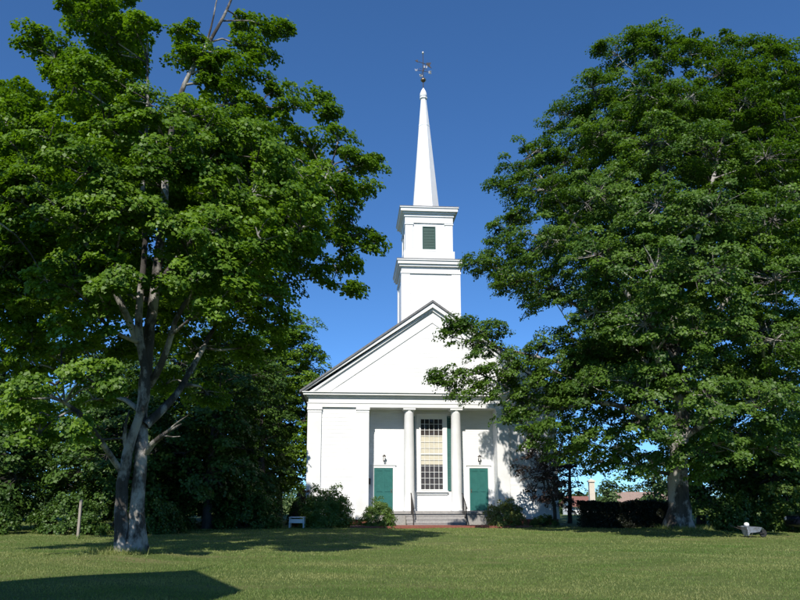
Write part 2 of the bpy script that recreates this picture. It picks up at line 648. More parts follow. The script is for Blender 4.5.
b = bmesh.new()
box(b, -HW, HW, RB, 17.5, .3, 6.6)
obj('wall', b, M['clap'], CH)
for s in (-1, 1):
    b = bmesh.new()
    x0, x1 = sorted((s * HW, s * 3.3))
    box(b, x0, x1, 0, RB - .002, .3, ZE)
    obj('front_wall', b, M['flush'], CH)
b = bmesh.new()
for s in (-1, 1):
    x0, x1 = sorted((s * (HW + .03), s * 3.32))
    box(b, x0, x1, -.03, RB, -.1, .3)
box(b, -HW - .03, HW + .03, RB + .002, 17.53, -.1, .3)
obj('foundation', b, M['brick'], CH)
# corner boards and inner pilasters
for x0, x1 in ((-6.42, -5.72), (-3.93, -3.297), (3.297, 3.93), (5.72, 6.42)):
    b = bmesh.new()
    box(b, x0, x1, -.09, .12 if abs(x0 + x1) > 10 else .02, .3, ZE - .003)
    box(b, x0 - .03, x1 + .03, -.12, .0, .3, .55)
    box(b, x0 - .035, x1 + .035, -.13, .0, ZE - .14, ZE - .006)
    box(b, x0 - .015, x1 + .015, -.105, .0, ZE - .26, ZE - .2)
    obj('pilaster', b, M['white'], CH)
# round columns
for s in (-1, 1):
    b = bmesh.new()
    lathe(b, [(.33, ZF), (.33, ZF + .06), (.30, ZF + .09), (.275, ZF + .13), (.275, 1.6), (.268, 3.2), (.245, ZE - .28), (.25, ZE - .26), (.25, ZE - .2), (.245, ZE - .19), (.30, ZE - .12), (.31, ZE - .1)], s * 1.22, .24, 32)
    box(b, s * 1.22 - .32, s * 1.22 + .32, -.08, .56, ZE - .1, ZE - .004)
    o = obj('column', b, M['white'], CH)
    for p in o.data.polygons:
        p.use_smooth = len(p.vertices) == 4 and abs(p.normal.z) < .9 and p.center.z < ZE - .1
# entablature
b = bmesh.new()
box(b, -6.44, 6.44, -.10, RB + .05, ZE, 6.16)
box(b, -6.40, 6.40, -.055, RB + .05, 6.16, 6.46)
box(b, -6.47, 6.47, -.125, .05, 6.13, 6.175)
box(b, -6.50, 6.50, -.14, RB, 6.46, 6.54)
obj('entablature', b, M['white'], CH)
b = bmesh.new()
W, Z0, ZA = 6.72, 6.72, 11.50
box(b, -6.66, 6.66, -.27, .3, 6.545, 6.66)
box(b, -6.72, 6.72, -.33, .3, 6.66, 6.705)
box(b, -6.66, -6.36, .3, 17.7, 6.545, 6.705)
box(b, 6.36, 6.66, .3, 17.7, 6.545, 6.705)
obj('cornice', b, M['white'], CH)
# pediment
sl = (ZA - Z0) / W
b = bmesh.new()
prism(b, [(-6.3, 6.705), (6.3, 6.705), (0, 6.705 + 6.3 * sl)], -.02, .25)
obj('pediment', b, M['flush'], CH)
b = bmesh.new()
for s in (-1, 1):
    prism(b, [(s * (W + .0), Z0 - .02), (0, ZA - .02), (0, ZA - .26), (s * (W - .06), Z0 - .02 - .0 + .0)], -.30, .1)
    prism(b, [(s * (W - .32), Z0 - .01), (0, ZA - .262), (0, ZA - .42), (s * (W - .52), Z0 - .01)], -.15, .1)
    prism(b, [(s * (W - .52), Z0 - .012), (0, ZA - .42), (0, ZA - 1.05), (s * (W - 1.35), Z0 - .012)], -.055, .1)
obj('rake_board', b, M['white'], CH)
b = bmesh.new()
for s in (-1, 1):
    e = .12
    prism(b, [(s * (W + e), Z0 - e * sl + .0), (0, ZA + .002), (0, ZA + .13), (s * (W + e), Z0 - e * sl + .11)], -.36, 17.9)
obj('roof', b, M['shingle'], CH)
# back gable
b = bmesh.new()
prism(b, [(-6.3, 6.6), (6.3, 6.6), (0, 6.6 + 6.3 * sl)], 17.2, 17.5)
obj('rear_gable', b, M['clap'], CH)

# porch: ceiling comes with the entablature; floor and steps
b = bmesh.new()
box(b, -3.28, 3.28, -.28, RB, .0, ZF - .12)
box(b, -3.31, 3.31, -.34, RB, ZF - .12, ZF)
for i in range(3):
    zt = ZF - .17 * (i + 1)
    box(b, -1.45, 1.45, -.34 - .32 * (i + 1), -.34 - .32 * i - .002, -.08, zt)
    box(b, -1.47, 1.47, -.36 - .32 * (i + 1), -.345 - .32 * i, zt - .05, zt + .001)
obj('steps', b, M['granite'], CH, bevel=.008)

# handrails, running down the steps
for x in (-1.17, 1.42):
    b = bmesh.new()
    bar(b, (x, -.42, ZF - .18), (x, -.42, ZF + .86), .022)
    bar(b, (x + .02, -1.38, .0), (x + .02, -1.38, .92), .022)
    bar(b, (x, -.28, ZF + .90), (x + .02, -1.55, .86), .028)
    bar(b, (x, -.42, ZF + .25), (x + .02, -1.38, .28), .014)
    for k in range(1, 6):
        t = k / 6
        bar(b, (x + .02 * t, -.42 - .96 * t, ZF + .25 + (.28 - ZF - .25) * t), (x + .02 * t, -.42 - .96 * t, ZF + .82 + (.9 - ZF - .86) * t), .010, 6)
    obj('handrail', b, M['iron'], CH)

# doors
for x in (-2.50, 2.50):
    z1 = ZF + 2.19
    b = bmesh.new()
    for (a0, a1, c0, c1) in ((-.62, -.49, ZF, z1 + .14), (.49, .62, ZF, z1 + .14), (-.49, .49, z1 + .012, z1 + .14)):
        box(b, x + a0, x + a1, RB - .05, RB - .002, c0, c1)
    box(b, x - .66, x + .66, RB - .085, RB - .003, z1 + .142, z1 + .19)
    obj('door_frame', b, M['white'], CH)
    b = bmesh.new()
    box(b, x - .485, x + .485, RB - .022, RB - .004, ZF + .02, z1)
    for a0, a1 in ((-.485, -.36), (-.06, .06), (.36, .485)):
        box(b, x + a0, x + a1, RB - .04, RB - .022, ZF + .02, z1)
    for c0, c1 in ((ZF + .02, ZF + .26), (ZF + .98, ZF + 1.12), (z1 - .14, z1)):
        for a0, a1 in ((-.36, -.06), (.06, .36)):
            box(b, x + a0, x + a1, RB - .039, RB - .022, c0, c1)
    d = obj('door', b, M['green'], CH)
    b = bmesh.new()
    hx = x + (.41 if x < 0 else -.41)
    box(b, hx - .02, hx + .02, RB - .047, RB - .041, ZF + .92, ZF + 1.12)
    bar(b, (hx, RB - .047, ZF + 1.03), (hx, RB - .10, ZF + 1.03), .022, 10)
    obj('handle', b, M['copper'], d)
    # lantern over the door
    b = bmesh.new()
    lx = x + .03
    box(b, lx - .05, lx + .05, RB - .03, RB - .003, z1 + .36, z1 + .50)
    bar(b, (lx, RB - .03, z1 + .46), (lx, RB - .17, z1 + .56), .014)
    lathe(b, [(.012, z1 + .70), (.05, z1 + .66), (.10, z1 + .60), (.10, z1 + .585), (.02, z1 + .58)], lx, RB - .19, 8)
    lathe(b, [(.02, z1 + .34), (.055, z1 + .36), (.065, z1 + .38), (.02, z1 + .385)], lx, RB - .19, 8)
    for k in range(4):
        a = PI / 4 + k * PI / 2
        bar(b, (lx + .06 * math.cos(a), RB - .19 + .06 * math.sin(a), z1 + .38), (lx + .085 * math.cos(a), RB - .19 + .085 * math.sin(a), z1 + .59), .008, 5)
    ln = obj('lantern', b, M['iron'], CH)
    b = bmesh.new()
    lathe(b, [(.03, z1 + .39), (.035, z1 + .45), (.02, z1 + .52)], lx, RB - .19, 10)
    obj('bulb', b, M['white'], ln)
# dark mail box on the side of the recess by the left door
b = bmesh.new()
box(b, -3.298, -3.18, RB - .30, RB - .12, ZF + 1.35, ZF + 1.62)
prism(b, [(-3.298, ZF + 1.62), (-3.298, ZF + 1.70), (-3.15, ZF + 1.62)], RB - .31, RB - .11)
obj('mailbox', b, M['iron'], CH)

# the tall window
WX, WW, WZ0, WZ1 = .03, .61, 1.74, 5.50
m, t, bb, o_ = nodes('window_glass')
gl = t.nodes.new('ShaderNodeBsdfGlossy'); gl.inputs['Roughness'].default_value = .03
tp = t.nodes.new('ShaderNodeBsdfTransparent'); tp.inputs[0].default_value = (.97, .98, .98, 1)
fr = t.nodes.new('ShaderNodeFresnel'); fr.inputs[0].default_value = 1.35
mx = t.nodes.new('ShaderNodeMixShader')
t.links.new(fr.outputs[0], mx.inputs[0]); t.links.new(tp.outputs[0], mx.inputs[1]); t.links.new(gl.outputs[0], mx.inputs[2])
t.links.new(mx.outputs[0], o_.inputs['Surface'])
M['glass'] = m


def tall_window(parent, wx, yb, ww, z0, z1, cols, rows, blind=True, case=.2):
    b = bmesh.new()
    box(b, wx - ww - case, wx - ww, yb - .09, yb - .002, z0 - .02, z1 + .16)
    box(b, wx + ww, wx + ww + case, yb - .09, yb - .002, z0 - .02, z1 + .16)
    box(b, wx - ww, wx + ww, yb - .085, yb - .002, z1, z1 + .16)
    box(b, wx - ww - case - .03, wx + ww + case + .03, yb - .12, yb - .003, z1 + .161, z1 + .22)
    box(b, wx - ww - case - .04, wx + ww + case + .04, yb - .15, yb - .002, z0 - .10, z0 - .021)
    box(b, wx - ww - case, wx + ww + case, yb - .06, yb - .003, z0 - .22, z0 - .101)
    wn = obj('window', b, M['white'], parent)
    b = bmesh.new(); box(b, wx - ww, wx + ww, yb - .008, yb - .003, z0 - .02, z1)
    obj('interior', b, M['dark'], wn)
    if blind:
        b = bmesh.new(); box(b, wx - ww + .02, wx + ww - .02, yb - .018, yb - .012, 3.07, 4.60)
        obj('blind', b, M['blind'], wn)
    b = bmesh.new(); b.faces.new([b.verts.new(p_) for p_ in ((wx - ww, yb - .03, z0), (wx + ww, yb - .03, z0), (wx + ww, yb - .03, z1), (wx - ww, yb - .03, z1))])
    obj('pane', b, M['glass'], wn)
    b = bmesh.new()
    for i in range(1, cols):
        x = wx - ww + 2 * ww * i / cols
        box(b, x - .010, x + .010, yb - .047, yb - .032, z0 + .05, z1 - .05)
    for j in range(1, rows):
        z = z0 + (z1 - z0) * j / rows
        t_ = .032 if j == rows // 2 else .010
        box(b, wx - ww + .04, wx + ww - .04, yb - (.062 if j == rows // 2 else .046), yb - .034, z - t_, z + t_)
    box(b, wx - ww, wx - ww + .04, yb - .056, yb - .031, z0, z1)
    box(b, wx + ww - .04, wx + ww, yb - .056, yb - .031, z0, z1)
    box(b, wx - ww + .04, wx + ww - .04, yb - .058, yb - .033, z0, z0 + .05)
    box(b, wx - ww + .04, wx + ww - .04, yb - .058, yb - .033, z1 - .05, z1)
    obj('sash', b, M['white'], wn)
    return wn


tall_window(CH, WX, RB, WW, WZ0, WZ1, 5, 12)


def louvres(b, x0, x1, y0, y1, z0, z1, pitch=.075, fr_=.05):
    box(b, x0, x0 + fr_, y0, y1, z0, z1)
    box(b, x1 - fr_, x1, y0, y1, z0, z1)
    box(b, x0 + fr_, x1 - fr_, y0, y1, z0, z0 + fr_)
    box(b, x0 + fr_, x1 - fr_, y0, y1, z1 - fr_, z1)
    z = z0 + fr_ + .01
    while z < z1 - fr_ - pitch:
        vs = [b.verts.new(p) for p in ((x0 + fr_, y0 + .008, z), (x1 - fr_, y0 + .008, z), (x1 - fr_, y1 - .004, z + pitch * .95), (x0 + fr_, y1 - .004, z + pitch * .95))]
        b.faces.new(vs)
        z += pitch


for x0, x1 in ((WX - WW - .80, WX - WW - .29), (WX + WW + .21, WX + WW + .72)):
    b = bmesh.new()
    louvres(b, x0, x1, RB - .055, RB - .004, WZ0 - .02, WZ1 + .1)
    obj('shutter', b, M['green'], CH)

# side windows along the nave (barely seen from the front)
for s in (-1, 1):
    for k in range(3):
        b = bmesh.new()
        y = 3.6 + k * 4.4
        xw = s * HW
        lo, hi = sorted((xw, xw + s * .06))
        for (a0, a1, c0, c1) in ((y - .75, y - .6, 1.9, 5.4), (y + .6, y + .75, 1.9, 5.4), (y - .6, y + .6, 5.25, 5.4), (y - .8, y + .8, 1.78, 1.9)):
            box(b, lo, hi, a0, a1, c0, c1)
        for j in range(1, 4):
            box(b, *sorted((xw + s * .02, xw + s * .04)), y - .6 + j * .3 - .012, y - .6 + j * .3 + .012, 1.9, 5.25)
        for j in range(1, 8):
            box(b, *sorted((xw + s * .022, xw + s * .038)), y - .6, y + .6, 1.9 + j * .42 - .012, 1.9 + j * .42 + .012)
        wn = obj('side_window', b, M['white'], CH)
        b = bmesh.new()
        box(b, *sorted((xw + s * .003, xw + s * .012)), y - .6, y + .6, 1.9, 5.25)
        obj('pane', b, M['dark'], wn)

# ---- steeple
TY = .4         # front plane of the tower
TC = TY + 1.62  # its middle
b = bmesh.new()
box(b, -1.56, 1.56, TY + .05, TY + 3.19, 8.5, 13.72)
tw = obj('tower', b, M['flush'], CH)
b = bmesh.new()
for sx in (-1, 1):
    for sy in (-1, 1):
        cx, cy = sx * 1.37, TC + sy * 1.37
        box(b, cx - .24, cx + .24, cy - .24, cy + .24, 8.4, 13.3)
box(b, -1.64, 1.64, TC - 1.64, TC + 1.64, 13.3, 13.42)
box(b, -1.60, 1.60, TC - 1.60, TC + 1.60, 13.42, 13.70)
obj('corner_board', b, M['white'], tw)
b = bmesh.new()
box(b, -1.72, 1.72, TC - 1.72, TC + 1.72, 13.68, 13.80)
box(b, -1.80, 1.80, TC - 1.80, TC + 1.80, 13.80, 13.98)
box(b, -1.85, 1.85, TC - 1.85, TC + 1.85, 13.98, 14.04)
obj('cornice', b, M['white'], tw)
b = bmesh.new()
vs0 = [(-1.86, TC - 1.86), (1.86, TC - 1.86), (1.86, TC + 1.86), (-1.86, TC + 1.86)]
lo = [b.verts.new((x, y, 14.045)) for x, y in vs0]
mi = [b.verts.new((x, y, 14.085)) for x, y in vs0]
hi = [b.verts.new((x * .74, TC + (y - TC) * .74, 14.22)) for x, y in vs0]
b.faces.new(lo); b.faces.new(hi)
for a_, c_ in ((lo, mi), (mi, hi)):
    for k in range(4):
        b.faces.new((a_[k], a_[(k + 1) % 4], c_[(k + 1) % 4], c_[k]))
obj('skirt_roof', b, M['shingle'], tw)

BX = -.05
b = bmesh.new()
box(b, BX - 1.26, BX + 1.26, TC - 1.26, TC + 1.26, 14.1, 16.8)
bf = obj('belfry', b, M['flush'], CH)
bf.location.z = .11
b = bmesh.new()
box(b, BX - 1.40, BX + 1.40, TC - 1.40, TC + 1.40, 14.1, 14.55)
for sx in (-1, 1):
    for sy in (-1, 1):
        cx, cy = BX + sx * 1.10, TC + sy * 1.10
        box(b, cx - .215, cx + .215, cy - .215, cy + .215, 14.55, 16.2)
        box(b, cx - .25, cx + .25, cy - .25, cy + .25, 16.1, 16.17)
box(b, BX - 1.33, BX + 1.33, TC - 1.33, TC + 1.33, 16.2, 16.55)
box(b, BX - 1.38, BX + 1.38, TC - 1.38, TC + 1.38, 16.55, 16.72)
obj('corner_board', b, M['white'], bf)
b = bmesh.new()
box(b, BX - 1.46, BX + 1.46, TC - 1.46, TC + 1.46, 16.70, 16.80)
box(b, BX - 1.58, BX + 1.58, TC - 1.58, TC + 1.58, 16.80, 16.98)
box(b, BX - 1.63, BX + 1.63, TC - 1.63, TC + 1.63, 16.98, 17.03)
obj('cornice', b, M['white'], bf)
b = bmesh.new()
lo = [b.verts.new((BX + sx * 1.64, TC + sy * 1.64, 17.035)) for sx, sy in ((-1, -1), (1, -1), (1, 1), (-1, 1))]
mi = [b.verts.new((v.co.x, v.co.y, 17.07)) for v in lo]
hi = [b.verts.new((BX + (v.co.x - BX) * .5, TC + (v.co.y - TC) * .5, 17.22)) for v in lo]
b.faces.new(lo); b.faces.new(hi)
for a_, c_ in ((lo, mi), (mi, hi)):
    for k in range(4):
        b.faces.new((a_[k], a_[(k + 1) % 4], c_[(k + 1) % 4], c_[k]))
obj('skirt_roof', b, M['shingle'], bf)
# louvred openings, front and the two sides
for ang in (0, -PI / 2, PI / 2):
    b = bmesh.new()
    louvres(b, -.36, .36, -1.30, -1.262, 14.68, 16.0, .09, .05)
    box(b, -.31, .31, -1.2645, -1.2612, 14.73, 15.95)
    lv = obj('louvre', b, M['louvre'], bf)
    lv.location = (BX, TC, 0)
    lv.rotation_euler = (0, 0, ang)
    b = bmesh.new()
    box(b, -.44, -.365, -1.31, -1.262, 14.6, 16.08)
    box(b, .365, .44, -1.31, -1.262, 14.6, 16.08)
    box(b, -.365, .365, -1.308, -1.262, 16.005, 16.08)
    box(b, -.365, .365, -1.33, -1.262, 14.6, 14.675)
    obj('frame', b, M['white'], lv)

# spire, leaning a little to the left as the real one does
b = bmesh.new()
n8 = 8
prof = [(.90, 17.1), (.885, 17.32), (.80, 17.45), (.335, 22.35), (.345, 22.37), (.345, 22.43), (.325, 22.45), (.165, 24.05), (.23, 24.08), (.23, 24.16)]


def sx_(z):
    return BX - .03 - .09 * max(0, z - 17.1) / 7


def zs(z):
    return 17.2 + (z - 17.1) * 1.057


rings = []
for r, z in prof:
    rings.append([b.verts.new((sx_(z) + r * math.cos(PI / 8 + k * PI / 4), TC + r * math.sin(PI / 8 + k * PI / 4), zs(z))) for k in range(8)])
for a_, c_ in zip(rings, rings[1:]):
    for k in range(8):
        b.faces.new((a_[k], a_[(k + 1) % 8], c_[(k + 1) % 8], c_[k]))
b.faces.new(rings[0][::-1]); b.faces.new(rings[-1])
sp = obj('spire', b, M['white'], CH)
fx = sx_(24.5)
b = bmesh.new()
lathe(b, [(r_, zs(z)) for r_, z in [(.20, 24.16), (.215, 24.26), (.20, 24.40), (.14, 24.56), (.06, 24.70), (.02, 24.76)]], fx, TC, 16)
obj('spire_cap', b, M['white'], sp, smooth=True)
# weather vane
b = bmesh.new()
bar(b, (fx, TC, zs(24.7)), (fx - .01, TC, zs(26.95)), .026, 8, .018)
wv = obj('weather_vane', b, M['iron'], CH)
b = bmesh.new()
lathe(b, [(r_, zs(z)) for r_, z in [(.02, 25.10), (.10, 25.15), (.165, 25.22), (.165, 25.26), (.11, 25.34), (.03, 25.40)]], fx, TC, 16)
obj('ball', b, M['copper'], wv, smooth=True)
b = bmesh.new()
lathe(b, [(r_, zs(z)) for r_, z in [(.02, 26.86), (.055, 26.88), (.075, 26.94), (.055, 27.0), (.02, 27.02)]], fx - .01, TC, 12)
obj('finial_ball', b, M['silver'], wv, smooth=True)
b = bmesh.new()
za = zs(25.80)
for k in range(4):
    a = R(12) + k * PI / 2
    ca, sa = math.cos(a), math.sin(a)
    bar(b, (fx, TC, za), (fx + .36 * ca, TC + .36 * sa, za), .013, 6)
    for i in range(5):        # scroll under each arm
        t0, t1 = i / 5 * 2.6, (i + 1) / 5 * 2.6
        p0 = (fx + (.16 - .12 * math.cos(t0)) * ca, TC + (.16 - .12 * math.cos(t0)) * sa, za + .16 * math.sin(t0))
        p1 = (fx + (.16 - .12 * math.cos(t1)) * ca, TC + (.16 - .12 * math.cos(t1)) * sa, za + .16 * math.sin(t1))
        bar(b, p0, p1, .009, 5)
obj('arm', b, M['copper'], wv)
for k, ch in enumerate('ESWN'):
    a = R(12) + k * PI / 2
    b = bmesh.new()
    s_ = .075
    segs = {'N': [((-1, -1), (-1, 1)), ((-1, 1), (1, -1)), ((1, -1), (1, 1))],
            'E': [((-1, -1), (-1, 1)), ((-1, 1), (1, 1)), ((-1, 0), (.7, 0)), ((-1, -1), (1, -1))],
            'S': [((1, 1), (-1, 1)), ((-1, 1), (-1, 0)), ((-1, 0), (1, 0)), ((1, 0), (1, -1)), ((1, -1), (-1, -1))],
            'W': [((-1, 1), (-.5, -1)), ((-.5, -1), (0, .5)), ((0, .5), (.5, -1)), ((.5, -1), (1, 1))]}[ch]
    cx, cy = fx + .44 * math.cos(a), TC + .44 * math.sin(a)
    for (u0, v0), (u1, v1) in segs:
        bar(b, (cx + u0 * s_, cy, za + v0 * s_), (cx + u1 * s_, cy, za + v1 * s_), .022, 6)
    obj('letter', b, M['silver'], wv)
b = bmesh.new()
zv = zs(26.3)
bar(b, (fx - .38, TC - .1, zv + .04), (fx + .38, TC + .1, zv - .06), .017, 6)
prismv = [(-.52, .05), (-.34, .15), (-.36, .05), (-.34, -.03)]
q = Matrix.Translation((fx, TC, zv)) @ Matrix.Rotation(R(15), 4, 'Z')
n0 = len(b.verts)
prism(b, prismv, -.012, .012)
prism(b, [(.20, .06), (.52, .14), (.42, -.06), (.54, -.24), (.22, -.10)], -.012, .012)
b.verts.ensure_lookup_table()
bmesh.ops.transform(b, matrix=q, verts=b.verts[n0:])
obj('arrow', b, M['copper'], wv)

# chimney-free rear; a brick walk along the front
b = bmesh.new()
box(b, -4.2, 4.4, -2.6, -1.36, -.1, .075)
pth = obj('path', b, M['brick'])
pth.location = (1.70, 36, 0); pth.rotation_euler = (0, 0, R(4))
tag(pth, kind='structure')

# ------------------------------------------------------------------ left maple
LR = empty('maple_tree', (LT[0], LT[1], float(gz(*LT)) - .02), 'large spreading maple with twin fused pale grey trunks on the left of the lawn', 'tree')
YL = LT[1]
L_limbs = [
    (px_line(LR, YL, [(121, 558, 0), (122, 530, 0), (120, 505, 0), (124, 470, 0), (127, 448, 0), (138, 420, -.1), (149, 393, -.2), (146, 370, -.3), (140, 345, -.3), (137, 318, -.3), (141, 290, -.2), (146, 250, 0), (142, 200, 0), (148, 110, 0), (147, 40, 0)]),
     [.20, .17, .155, .145, .125, .105, .12, .11, .10, .095, .085, .07, .055, .04, .025]),
    (px_line(LR, YL, [(137, 558, .1), (137, 530, .1), (138, 500, .1), (140, 465, .1), (142, 430, .2), (142, 400, .3), (147, 365, .2), (150, 330, .1), (156, 280, 0), (163, 215, 0), (168, 150, -.2), (182, 85, 0), (203, 52, 0), (222, 22, 0), (236, -12, 0)]),
     [.22, .185, .165, .15, .14, .13, .15, .13, .12, .10, .08, .06, .05, .04, .025]),
    (px_line(LR, YL, [(146, 452, .1), (156, 438, -.3), (168, 431, -.7), (181, 424, -1.0)]), [.085, .07, .05, .012]),
    (px_line(LR, YL, [(146, 425, .1), (160, 412, .3), (176, 396, .7), (190, 372, 1.2), (204, 346, 1.8), (225, 310, 2.4)]), [0.116, 0.102, 0.088, 0.075, 0.068, 0.048]),
    (px_line(LR, YL, [(149, 385, .1), (158, 372, -.2), (167, 352, -.5), (174, 320, -.8), (200, 280, -1)]), [0.102, 0.088, 0.075, 0.061, 0.041]),
    (px_line(LR, YL, [(168, 431, -.7), (176, 420, -.9), (188, 415, -1.2)]), [.035, .02, .006]),
    (px_line(LR, YL, [(160, 435, -.5), (170, 438, -.9), (180, 436, -1.4)]), [.03, .018, .006]),
    (px_line(LR, YL, [(126, 452, 0), (122, 430, -.2), (124, 418, -.3), (129, 410, -.4)]), [.06, .045, .03, .008]),
    (px_line(LR, YL, [(139, 345, -.2), (120, 300, -.5), (90, 250, -1), (60, 210, -1.2), (30, 170, -1.4)]), [0.095, 0.082, 0.068, 0.048, 0.034]),
    (px_line(LR, YL, [(155, 290, 0), (190, 240, -.3), (240, 200, -.5), (300, 185, -.3), (350, 172, 0)]), [0.088, 0.075, 0.061, 0.041, 0.020]),
    (px_line(LR, YL, [(203, 52, 0), (212, 30, 0), (214, 8, .1), (222, -20, .1)]), [0.034, 0.027, 0.020, 0.010]),
    (px_line(LR, YL, [(120, 470, 0), (100, 440, -.8), (80, 410, -1.8), (50, 395, -2.3)]), [0.075, 0.061, 0.048, 0.027]),
]
L_lobes = [
    (95, 25, 40, 0), (55, 58, 36, -1), (35, 40, 18, -1), (95, -10, 38, 0), (132, 25, 24, -.5), (75, 85, 36, -1.5), (115, 70, 22, -1),
    (105, 122, 40, -2), (150, 105, 30, -2), (222, 60, 14, 0), (250, 46, 14, .3), (205, 70, 12, 0), (275, 85, 14, .3), (190, 32, 20, 0), (186, 58, 15, 0), (243, 22, 14, .5), (268, 28, 14, .5), (283, 30, 8, .5),
    (263, 58, 20, .5), (240, 72, 18, 0), (212, 78, 12, 0), (225, 105, 26, 0), (192, 112, 25, -1), (260, 105, 20, 0), (292, 108, 24, 0), (320, 100, 14, .5), (328, 112, 10, .3),
    (215, 158, 34, -2), (168, 158, 38, -2.5), (268, 145, 28, -1), (308, 145, 24, 0), (338, 140, 18, 0), (358, 158, 22, 0), (372, 165, 12, 0), (362, 188, 20, 0), (336, 195, 24, -.5),
    (298, 190, 30, -1.5), (250, 195, 38, -2.5), (352, 215, 18, 0), (368, 245, 14, .3), (340, 250, 22, 0), (310, 250, 20, .2), (322, 278, 16, 0), (352, 290, 8, 0), (288, 262, 22, -.5),
    (258, 235, 28, -3.4), (268, 296, 24, -2), (240, 285, 26, -3), (12, 125, 32, -2), (50, 140, 38, -2), (90, 172, 38, -3), (20, 185, 36, -2),
    (58, 215, 38, -3), (120, 212, 38, -3), (165, 215, 30, -2.5), (205, 228, 32, -3.6), (12, 245, 34, -1.5), (55, 275, 34, -2), (96, 262, 26, -2), (188, 272, 24, -3),
    (215, 306, 22, -2.6), (25, 300, 28, -1.5), (-45, 100, 50, -1), (-50, 190, 55, -1), (-45, 280, 50, -1), (-70, 350, 45, -1), (100, 318, 22, -1.8), (65, 335, 22, -2),
    (22, 398, 24, -2.5), (55, 385, 28, -3), (92, 372, 26, -3), (112, 385, 14, -2.8), (40, 432, 20, -2.5), (78, 425, 20, -2.5), (-15, 420, 30, -2.5),
    (-45, 185, 40, -5), (-40, 110, 40, -5), (-60, 120, 55, -6), (40, 325, 32, 0), (10, 330, 26, .4), (30, 345, 26, -.6), (168, 335, 20, 3.4), (150, 325, 20, 4), (175, 310, 18, 3), (82, 340, 24, .6), (18, 365, 26, 1), (0, 300, 30, .5), (112, 300, 22, 1), (95, 400, 22, 1), (30, 420, 26, 1.5),
    (240, 315, 26, 1.5), (275, 320, 22, 2), (205, 300, 28, 1.5), (255, 350, 26, 3), (160, 300, 22, 3), (130, 350, 24, 3.5), (95, 350, 24, 3), (165, 385, 20, 3.5),
    (345, 175, 26, .8), (330, 220, 26, .8), (355, 235, 18, .8), (300, 230, 28, -2.4), (340, 265, 18, .8), (285, 285, 22, .5), (250, 265, 28, 0), (315, 185, 24, 1.2),
    (190, 352, 22, 2.5), (228, 345, 22, 3), (205, 392, 22, 2.2), (105, 300, 25, 2), (60, 360, 25, 2), (175, 330, 18, 2.8),
]
extra = []
for i, (a, b_, r, yo) in enumerate(L_lobes):
    if r > 16 and b_ < 330 and yo > -4:
        extra.append((a + (150 - a) * .22 + rng.uniform(-8, 8), b_ + (190 - b_) * .12 + 4, r * 1.0, abs(yo) * .5 + rng.uniform(.8, 2.4)))
    if 60 < b_ < 320 and r > 18:
        extra.append((a + (150 - a) * .35 + rng.uniform(-10, 10), b_ + (210 - b_) * .3, r * 1.1, abs(yo) * .6 + rng.uniform(2.5, 5)))
        if a > 150 or b_ > 180:
            extra.append((a + (150 - a) * .22 + rng.uniform(-8, 8), min(b_ + (200 - b_) * .2, 285), r * .9, rng.uniform(-3.2, -.8)))
big_tree(LR, L_limbs, px_lobes(LR, YL, L_lobes + extra), .38, 150, .098, M['leaf_left'], M['bark'], dens=3.0, flat=.8, flare=.5)

# ------------------------------------------------------------------ right maple
RR = empty('maple_tree', (RT[0], RT[1], float(gz(*RT)) - .02), 'huge round maple on the right with one low limb reaching across the church front', 'tree')
YR = RT[1]
R_limbs = [
    (px_line(RR, YR, [(681, 534, 0), (680, 518, 0), (679, 500, 0), (678, 480, 0), (679, 455, 0), (681, 420, 0), (676, 370, 0), (672, 300, 0), (668, 230, 0), (662, 160, 0), (655, 90, 0)]),
     [.52, .45, .41, .39, .36, .30, .25, .20, .15, .11, .05]),
    (px_line(RR, YR, [(676, 450, 0), (650, 420, -.6), (620, 405, -1), (585, 400, -1.2), (560, 412, -1.2), (535, 404, -1.2), (512, 390, -1.1), (490, 378, -1), (465, 368, -1)]), [0.163, 0.136, 0.116, 0.095, 0.075, 0.061, 0.048, 0.034, 0.020]),
    (px_line(RR, YR, [(677, 430, 0), (640, 390, -.8), (600, 372, -1), (560, 362, -1), (525, 354, -1), (495, 346, -1), (470, 338, -1)]), [0.150, 0.116, 0.095, 0.075, 0.054, 0.034, 0.020]),
    (px_line(RR, YR, [(676, 400, 0), (630, 345, .5), (585, 310, .6), (540, 285, .4), (505, 270, .2), (478, 263, 0)]), [.15, .12, .09, .06, .04, .02]),
    (px_line(RR, YR, [(674, 360, 0), (640, 310, -1), (600, 260, -1.5), (565, 210, -1), (540, 175, -.5)]), [0.136, 0.109, 0.082, 0.054, 0.027]),
    (px_line(RR, YR, [(676, 370, 0), (720, 310, -1), (760, 250, -1.5), (790, 190, -1)]), [0.150, 0.116, 0.082, 0.041]),
    (px_line(RR, YR, [(679, 440, 0), (725, 410, -1.5), (775, 395, -2), (830, 380, -2)]), [0.150, 0.116, 0.082, 0.041]),
    (px_line(RR, YR, [(672, 310, 0), (700, 230, -2), (720, 150, -1.5), (735, 90, -.5)]), [0.122, 0.095, 0.068, 0.034]),
    (px_line(RR, YR, [(678, 400, 0), (660, 370, -3), (650, 330, -5), (655, 290, -6)]), [0.136, 0.102, 0.068, 0.034]),
    (px_line(RR, YR, [(678, 400, 0), (690, 370, 3), (690, 330, 5), (680, 290, 6)]), [0.136, 0.102, 0.068, 0.034]),
]
